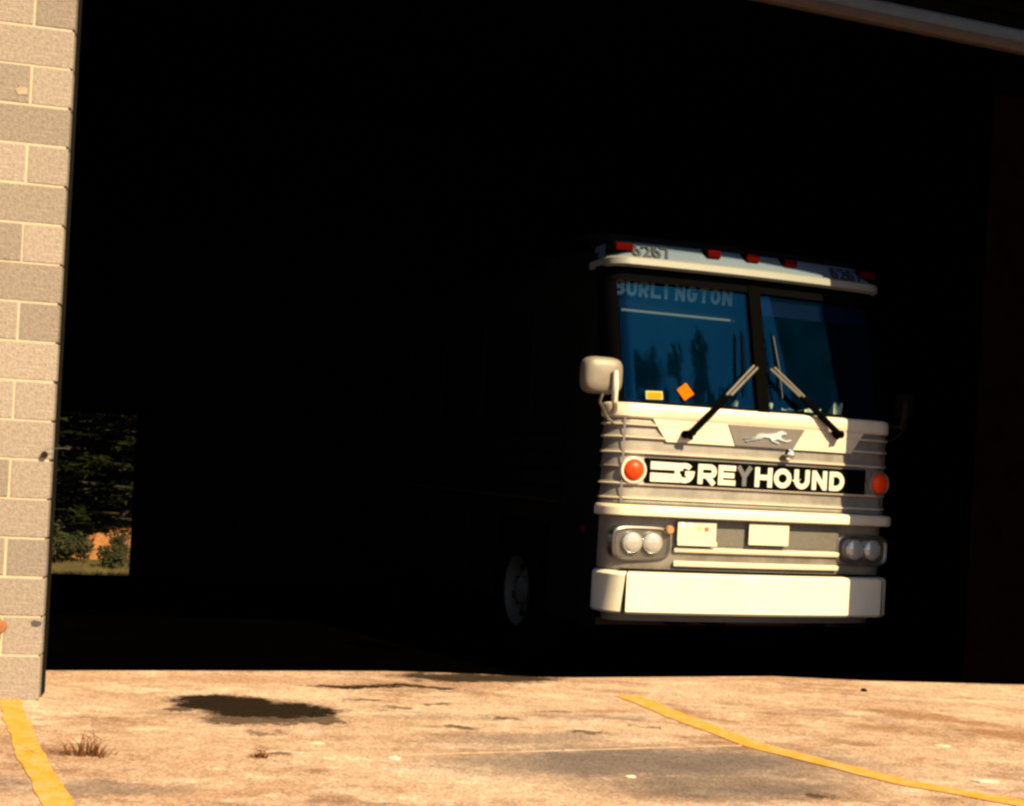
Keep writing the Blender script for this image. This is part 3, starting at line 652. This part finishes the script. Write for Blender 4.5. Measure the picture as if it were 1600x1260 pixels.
for u, z, w in ((-1.05, 3.205, .07), (-.33, 3.222, .055), (0.0, 3.226, .055), (.33, 3.222, .055), (1.05, 3.205, .07)):
    v = capv(u, z); b = MB(); b.box(u - w - .012, u + w + .012, v - .022, v + .12, z - .04, z + .04); ml = part(b, 'marker_light', BLACKP, None, bevel=.008)
    b = MB(); b.box(u - w, u + w, v - .05, v - .02, z - .028, z + .03); b.build('lens', REDL, ml, bevel=.012)
dg = lambda u: [(c, u + .078 * k, u + .078 * k + .066) for k, c in enumerate('6267')]
text_part(dg(-.985), 3.142, .102, .0185, .012, 'fleet_number', NUMB, vfun=capv)
text_part(dg(.70), 3.142, .102, .0185, .012, 'fleet_number', NUMB, vfun=capv)
# destination sign behind the left pane
b = MB(); b.box(-1.1, -.06, .525, .60, 2.78, 3.06); part(b, 'sign_box', INTER, None)
b = MB(); b.box(-1.02, -.07, .485, .515, 2.748, 2.764); part(b, 'sign_sill', mat('grey_sign_sill', (.10, .11, .10), .6), None)
ww = .084; st0 = -1.075
sp = [(ch, st0 + .1 * k, st0 + .1 * k + (ww if ch != 'I' else .05) - (.0)) for k, ch in enumerate('BURLINGTON')]
text_part(sp, 2.868, .122, .026, .006, 'destination_text', SIGNT, vfun=lambda u, z: .52)
# sun band of right pane
b = MB(); b.grid([[(u, fv(u) + sb(z) + .05, z) for u in (.06, .3, .6, .9, 1.08)] for z in (2.80, 2.99)]); part(b, 'sun_shade', mat('navy_shade', (.004, .006, .03), .8, spec=.05), None)
# dashboard, steering wheel, seats
b = MB(); b.grid([[(u, fv(u) + .03, 2.085) for u in [x * .1 - 1.1 for x in range(23)]], [(u, .72, 2.08) for u in [x * .1 - 1.1 for x in range(23)]], [(u, .8, 1.5) for u in [x * .1 - 1.1 for x in range(23)]]]); part(b, 'dashboard', DASH, None)
b = MB(); b.tube([(.62 + .21 * math.cos(t), .95 + .06 * math.sin(t), 2.12 + .2 * math.sin(t)) for t in [2 * math.pi * k / 20 for k in range(21)]], .014, 6); b.tube([(.62, .95, 2.12), (.62, .78, 1.9)], .03, 6); part(b, 'steering_wheel', INTER, 40)
b = MB(); b.box(.4, .88, 1.45, 1.58, 1.7, 2.5); b.box(.4, .88, 1.2, 1.6, 1.55, 1.7); part(b, 'driver_seat', INTER, None, bevel=.03)
# wipers
ARMM = mat('dull_wiper_arm', (.11, .10, .09), .6, spec=.2)
for s, pu, pz, bu0, bu1 in ((-1, -.64, 1.855, -.185, -.155), (1, .625, 1.93, .125, .098)):
    wp = empty('wiper', (0, 0, 0)); wp.parent = BUS
    tip = (s * .085, 2.395); v0 = fv(pu) - .085; v1 = fv(.1) + sb(2.39) - .06
    for off, lit in ((0.0, 0), (.055, 1)):
        b = MB(); P0 = (pu - s * off * .8, v0, pz + off * .35); P1_ = (tip[0] - s * off * .55, v1, tip[1] - off * .25)
        mid = tuple(P0[i] + (P1_[i] - P0[i]) * .56 for i in range(3)); mid = (mid[0], mid[1] - .012, mid[2])
        b.tube([P0, mid], [.018, .013], 6); b.build('arm', RUBBER, wp)
        b = MB(); b.tube([mid, P1_], [.010, .009], 6); b.build('arm', ARMM, wp)
    b = MB(); b.lathe([(.03, -.06), (.03, .02), (.0, .025)], (pu, v0 + .005, pz), (0, -1, 0), 10); b.build('pivot', RUBBER, wp)
    b = MB(); b.tube([(pu - s * .05, v0 + .02, pz + .02), (pu, v0, pz), (pu + s * .03 * -1, v0 - .005, pz - .035)], [.03, .034, .012], 7); b.build('wiper_boot', RUBBER, wp)
    zt, zb_ = 2.655, 2.15
    b = MB(); b.tube([(bu1, fv(.1) + sb(zt) - .032, zt), (bu1 * .5 + bu0 * .5, fv(.1) + sb(2.4) - .046, 2.4), (bu0, fv(.1) + sb(zb_) - .032, zb_)], [.007, .013, .007], 6); b.build('blade', RUBBER, wp)
    b = MB(); b.tube([(bu1 + .014, fv(.1) + sb(zt) - .05, zt - .02), (bu1 * .5 + bu0 * .5 + .014, fv(.1) + sb(2.4) - .066, 2.4), (bu0 + .014, fv(.1) + sb(zb_) - .05, zb_ + .02)], .003, 6); b.build('blade_spring', GREYM if s > 0 else RUBBER, wp)
# mirrors
for s in (-1, 1):
    mr = empty('wing_mirror', (0, 0, 0)); mr.parent = BUS; cu, cz, vv = s * 1.355, 2.222, 0.0
    if s > 0: cu, cz, vv = 1.265, 2.19, .16
    b = MB(); Nn = 28; hw_, hh_ = (.148, .128) if s < 0 else (.05, .1)
    def se(k, v): return [(cu + k * hw_ * (abs(math.cos(t)) ** .5) * (1 if math.cos(t) > 0 else -1), v, cz + k * hh_ * (abs(math.sin(t)) ** .5) * (1 if math.sin(t) > 0 else -1)) for t in [2 * math.pi * (q + .5) / Nn for q in range(Nn + 1)]]
    b.grid([se(.001, vv - .062), se(.5, vv - .06), se(.8, vv - .05), se(.94, vv - .03), se(1, vv + .01), se(1, vv + .05), se(.95, vv + .055)])
    shell = b.build('mirror_shell', MIRP if s < 0 else BODYD, mr, smooth=50)  # right mirror, arm and brace take dark colours for the shade there
    b = MB(); b.grid([se(.93, vv + .056), se(.001, vv + .056)]); b.build('mirror_glass', CHROME, mr)
    b = MB(); ar = [(cu - s * .06, vv - .085, cz + .03), (cu - s * .062, vv - .09, cz - .07), (cu - s * .07, vv - .07, cz - .17), (s * 1.20, vv + .10, 2.03), (s * 1.13, .26, 1.99)]
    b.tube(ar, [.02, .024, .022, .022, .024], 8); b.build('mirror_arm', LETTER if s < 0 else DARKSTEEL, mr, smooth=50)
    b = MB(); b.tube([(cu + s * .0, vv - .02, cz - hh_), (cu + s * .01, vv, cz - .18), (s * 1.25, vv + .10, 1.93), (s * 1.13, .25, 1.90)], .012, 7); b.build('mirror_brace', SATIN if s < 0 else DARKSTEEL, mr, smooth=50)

# ------------------------------------------------------------------ cards and papers inside the glass
def b2w(u, v, z): return Vector((1.865 + u * math.cos(math.radians(19.7)) - v * math.sin(math.radians(19.7)), 9.301 + u * math.sin(math.radians(19.7)) + v * math.cos(math.radians(19.7)), z))
BR = math.radians(19.7)
def sticker(u, z, poly, m, label, name='window_sticker', lift=.0, parent=BUS):
    mb = MB(); mb.prism(poly, lambda x, y, d: (u + x, fv(u + x) + sb(z + y) + .010 - lift + d, z + y), .004); return part(mb, name, m, None, parent, label)
YS = sticker(-.862, 2.122, [(-.064, -.03), (.064, -.026), (.064, .034), (-.064, .03)], YEDGE, 'small yellow sticker with a pale border low on the windshield')
sticker(-.862, 2.122, [(-.052, -.021), (.053, -.018), (.053, .025), (-.052, .021)], YCARD, None, 'sticker_face', .0045, YS)
sticker(-.618, 2.165, [(-.066, .012), (-.012, -.064), (.066, -.012), (.008, .066)], ORANGE, 'orange diamond sticker low on the windshield')
for (u, w, h, d, lab) in ((-.19, .03, .05, .02, 'small folded white paper on the dashboard, left of the windshield divider'), (.09, .05, .055, .03, 'pale paper right against the windshield divider'), (.25, .1, .02, .06, 'low flat paper beneath the right wiper blade'), (.70, .075, .095, .04, 'upright white paper cup at the right end of the dashboard'), (.47, .14, .035, .08, 'crumpled white paper on the dashboard in front of the driver')):
    o = MB(); n = 7
    rows_ = [[(-w / 2 + w * k / n, -.02 + .012 * math.sin(k * 2.1), 0) for k in range(n + 1)], [(-w / 2 + w * k / n + .006, -.01 + .01 * math.sin(k * 1.7), h * (.75 + .25 * math.sin(k * 1.3 + u * 9))) for k in range(n + 1)], [(-w / 2 + w * k / n, d, h * (.3 + .2 * math.sin(k))) for k in range(n + 1)], [(-w / 2 + w * k / n, d + .01, 0) for k in range(n + 1)]]
    o.grid(rows_); e = o.build('paper', PAPER); e.location = b2w(u, fv(u) + .09, 2.087); e.rotation_euler = (0, 0, BR)
    tag(e, lab, 'paper', 'papers lying on the dashboard')

# ------------------------------------------------------------------ weeds and litter on the apron
def tuft(loc, n, hmax, spread, label):
    r = empty('weed_tuft', loc, 0, label=label, cat='weed', group='weeds in the apron cracks')
    b = MB()
    for k in range(n):
        x = random.gauss(0, spread * .45); y = random.gauss(0, .02); h = hmax * random.uniform(.25, 1) * max(.3, 1 - abs(x) / spread * .8); lean = random.uniform(-.7, .7) * h + x * .5; w = random.uniform(.002, .004)
        pts = [(x, y, -.004), (x + lean * .3, y + random.uniform(-.01, .01), h * .55), (x + lean, y + random.uniform(-.03, .03), h)]
        b.grid([[(p[0] - w * q, p[1], p[2]) for p, q in zip(pts, (1, .8, .1))], [(p[0] + w * q, p[1] + .001, p[2]) for p, q in zip(pts, (1, .8, .1))]])
    o = b.build('blades', WEED, r); o['kind'] = 'stuff'
    b = MB()
    for k in range(5):
        x = random.uniform(-.3, .3) * spread; b.tube([(x, 0, -.004), (x + random.uniform(-.03, .03), 0, hmax * .7), (x + random.uniform(-.06, .06), 0, hmax * random.uniform(.8, 1.2))], [.0022, .0018, .001], 5)
    b.build('stem', WEED, r)
tuft((-1.75, 5.43, GZ), 52, .105, .19, 'reddish dry weed clump growing beside the broad yellow line')
tuft((-1.03, 5.57, GZ), 26, .04, .07, 'small flattened brown weed below the oil stain')
def pebble(x, y, sx, sy, sz, label, m=STONE):
    b = MB(); n = 9; R = []
    jit = [random.uniform(.75, 1.2) for _ in range(n)]
    for a, rr in ((0, .9), (.45, 1.0), (.8, .7), (1.0, .02)):
        R.append([(sx * rr * jit[q % n] * math.cos(2 * math.pi * q / n), sy * rr * jit[q % n] * math.sin(2 * math.pi * q / n), sz * a - .002) for q in range(n + 1)])
    b.grid(R); o = b.build('litter_scrap', m); o.location = (x, y, GZ); tag(o, label, 'litter', 'pale scraps on the apron')
pebble(-.83, 5.91, .034, .022, .008, 'flat pale scrap on the concrete just below the oil stain')
pebble(-.45, 5.67, .03, .016, .018, 'pale stone casting a small shadow left of the grey stain')
pebble(.59, 5.58, .024, .016, .012, 'small white scrap in the middle of the grey stain')
pebble(2.30, 6.62, .04, .02, .012, 'long pale scrap right of the thin yellow line')
pebble(2.24, 5.86, .06, .03, .014, 'largest pale scrap close to the near end of the thin yellow line')
pebble(2.35, 8.28, .02, .03, .02, 'small dark lump near the doorway edge right of the bus', RUBBER)

# ------------------------------------------------------------------ vegetation
def leaves(b, c, rad, n, size, flat=1.0):
    for _ in range(n):
        while True:
            p = Vector((random.uniform(-1, 1), random.uniform(-1, 1), random.uniform(-1, 1)))
            if p.length < 1: break
        q = Vector((p.x * rad, p.y * rad, p.z * rad * flat)) + Vector(c)
        a = Vector((random.gauss(0, 1), random.gauss(0, 1), random.gauss(0, .6))).normalized(); e = a.orthogonal().normalized()
        s = size * random.uniform(.5, 1.2)
        b.quad(q - a * s, q + e * s * .5, q + a * s, q - e * s * .5)
def pine(x, y, h, label, spread=.32, z=-.65, start=.1):
    r = empty('pine_tree', (x, y, z), random.uniform(0, 6), label=label, cat='tree', group='pines behind the garage')
    b = MB(); b.tube([(0, 0, -.1), (0, 0, h * .5), (0, 0, h)], [h * .022, h * .013, .02], 8); b.build('trunk', BARK, r)
    b = MB(); br = MB(); k = 0; zc = h * start
    while zc < h * .98:
        L = h * spread * (1 - zc / h) ** .8 + .15
        for q in range(random.randint(4, 6)):
            a = random.uniform(0, 2 * math.pi); ll = L * random.uniform(.6, 1.1); dz = -.12 * ll + random.uniform(-.1, .25)
            d = Vector((math.cos(a), math.sin(a), 0)); tip = Vector((0, 0, zc)) + d * ll + Vector((0, 0, dz))
            br.tube([(0, 0, zc), tip], [.03, .008], 4)
            for j in range(int(ll * 46) + 8):
                t = random.uniform(.25, 1.05); p = Vector((0, 0, zc)).lerp(tip, t); w = .34 * (1.1 - t) * ll + .08
                p += Vector((-d.y, d.x, 0)) * random.uniform(-w, w) * .8
                dr = (d + Vector((random.gauss(0, .5), random.gauss(0, .5), random.gauss(-.1, .25)))).normalized(); e = dr.cross(Vector((0, 0, 1))).normalized()
                s = random.uniform(.1, .24)
                b.quad(p - dr * s * .3, p + e * s * .22, p + dr * s, p - e * s * .22)
                b.quad(p, p + e * s * .8 + dr * s * .4, p + e * s * .9 + dr * s * .65, p + dr * s * .25)
        zc += h * random.uniform(.022, .04)
    b.build('crown', PINE, r); br.build('limbs', BARK, r)
pine(-9.3, 25.5, 9, 'tall dark pine seen at the left of the rear doorway')
pine(-7.3, 27.5, 10, 'tall dark pine seen at the right of the rear doorway', .36)
pine(-11.6, 31, 11, 'farther dark pine between the two nearer pines')
pine(-10.4, 35, 12, 'distant dark pine closing the gap at the left', .4)
pine(-8.6, 34, 12, 'distant dark pine closing the middle gap', .42)
pine(-13.2, 38, 13, 'farthest pine at the back of the row', .42)
def bush(x, y, rad, h, n, label):
    r = empty('bush', (x, y, -.65), 0, label=label, cat='bush', group='bushes behind the garage')
    b = MB()
    for k in range(14):
        a = random.uniform(0, 6.28); q = rad * math.sqrt(random.random()) * .8
        leaves(b, (q * math.cos(a), q * math.sin(a), h * random.uniform(.15, .8)), rad * .42, n // 14, .045)
    b.build('foliage', LEAF, r)
    b = MB()
    for k in range(7): b.tube([(0, 0, 0), (random.uniform(-.5, .5) * rad, random.uniform(-.5, .5) * rad, h * .8)], [.02, .006], 5)
    b.build('stems', BARK, r)
bush(-8.45, 22.9, .62, .95, 2200, 'leafy bush left of the orange clay bank')
bush(-7.95, 23.2, .42, .6, 1200, 'dark low bush next to the clay bank')
bush(-6.85, 22.6, .34, .42, 900, 'small sprawling bush in front of the clay bank')
bush(-7.2, 24.0, .3, .75, 420, 'thin scrub in front of the clay bank')
bush(-9.2, 23.4, .7, 1.1, 2000, 'leafy bush at the far left behind the garage')
b = MB(); random.seed(4)
for k in range(9000):
    x = random.uniform(-24, -2); z = random.uniform(-.6, 9) * random.uniform(.6, 1); y = 44 + random.uniform(-1.5, 1.5) + z * .2; q = Vector((x, y, z))
    a = Vector((random.gauss(0, 1), random.gauss(0, .5), random.gauss(0, .8))).normalized(); e = a.orthogonal().normalized(); s_ = random.uniform(.3, .6)
    b.quad(q - a * s_, q + e * s_ * .6, q + a * s_, q - e * s_ * .6)
o = b.build('far_wood', PINE); tag(o, kind='stuff', label='dark wood far behind the garage', cat='wood')
# clay bank
b = MB(); R = []
for j, (yy, zz) in enumerate(((0, 0), (.2, .3), (.4, .52), (.8, .62), (2.0, .6), (3.4, 0))):
    R.append([(-1.5 + .2 * k, yy + .12 * math.sin(k * 1.7 + j) * (j > 0), max(-.02, zz * (1 - .16 * abs(math.sin(k * 2.3 + j))) * min(1, k * .9, (15 - k) * .9))) for k in range(16)])
b.grid(R); o = b.build('clay_bank', CLAY, None); o.location = (-6.9, 24.6, -.66); tag(o, kind='structure', label='sunlit orange clay bank behind the garage', cat='bank')
# lit grass verge
b = MB()
for k in range(9000):
    x = random.uniform(-9.6, -6.0); y = random.uniform(21.2, 23.6) + (x + 8) * .1; h = random.uniform(.03, .13); l = random.uniform(-.05, .05); w = .009
    b.v += [(x - w, y, -.655), (x + w, y, -.655), (x + l, y + random.uniform(-.03, .03), -.65 + h)]; i = len(b.v); b.f.append((i - 3, i - 2, i - 1))
o = b.build('grass', GRASS); tag(o, kind='stuff', label='dry grass verge behind the rear doorway', cat='grass')
# broadleaf trees across the yard, behind the photographer (mirrored in the windshield)
def tall_tree(x, y, h, label, seedv, forks):
    random.seed(seedv)
    r = empty('tree', (x, y, -.65), 0, label=label, cat='tree', group='trees across the yard')
    tr = MB(); cr = MB(); f = Vector((.12, 0, h * .70)); across = Vector((.74, .67, 0))   # fork opens across the line to the bus
    tr.tube([(0, 0, -.1), (.1, 0, h * .4), f], [.42, .34, .30], 8)
    for dx, top, rr in forks:
        m = f + across * dx * .55 + Vector((0, 0, (h * top - h * .70) * .45)); t = f + across * dx + Vector((0, 0, h * top - h * .70))
        tr.tube([f, m, t], [.26 * rr, .22 * rr, .06], 7)
        for q in range(9):
            p = m.lerp(t, random.random() ** .7)
            leaves(cr, p + Vector((random.gauss(0, .22), random.gauss(0, .22), random.gauss(0, .3))), random.uniform(.22, .45), 60, .13, 1.5)
    tr.build('trunk', BARK, r); cr.build('crown', DLEAF, r)
for x, y, h, lb, sd, fk in ((18.3, -11.9, 20.6, 'bare tall tree across the yard, nearest the sun', 3, ((-.25, 1.0, .8), (.6, .93, .6))),
                            (20.2, -10.3, 20.6, 'tall tree across the yard with a wide open fork', 5, ((-.95, 1.0, 1.1), (.85, 1.0, 1.3), (.2, .86, .8))),
                            (22.1, -8.8, 20.4, 'ragged tree across the yard leaning away from the fork', 8, ((-1.2, 1.0, .9), (.5, .88, 1.2)))):
    tall_tree(x, y, h, lb, sd, fk)
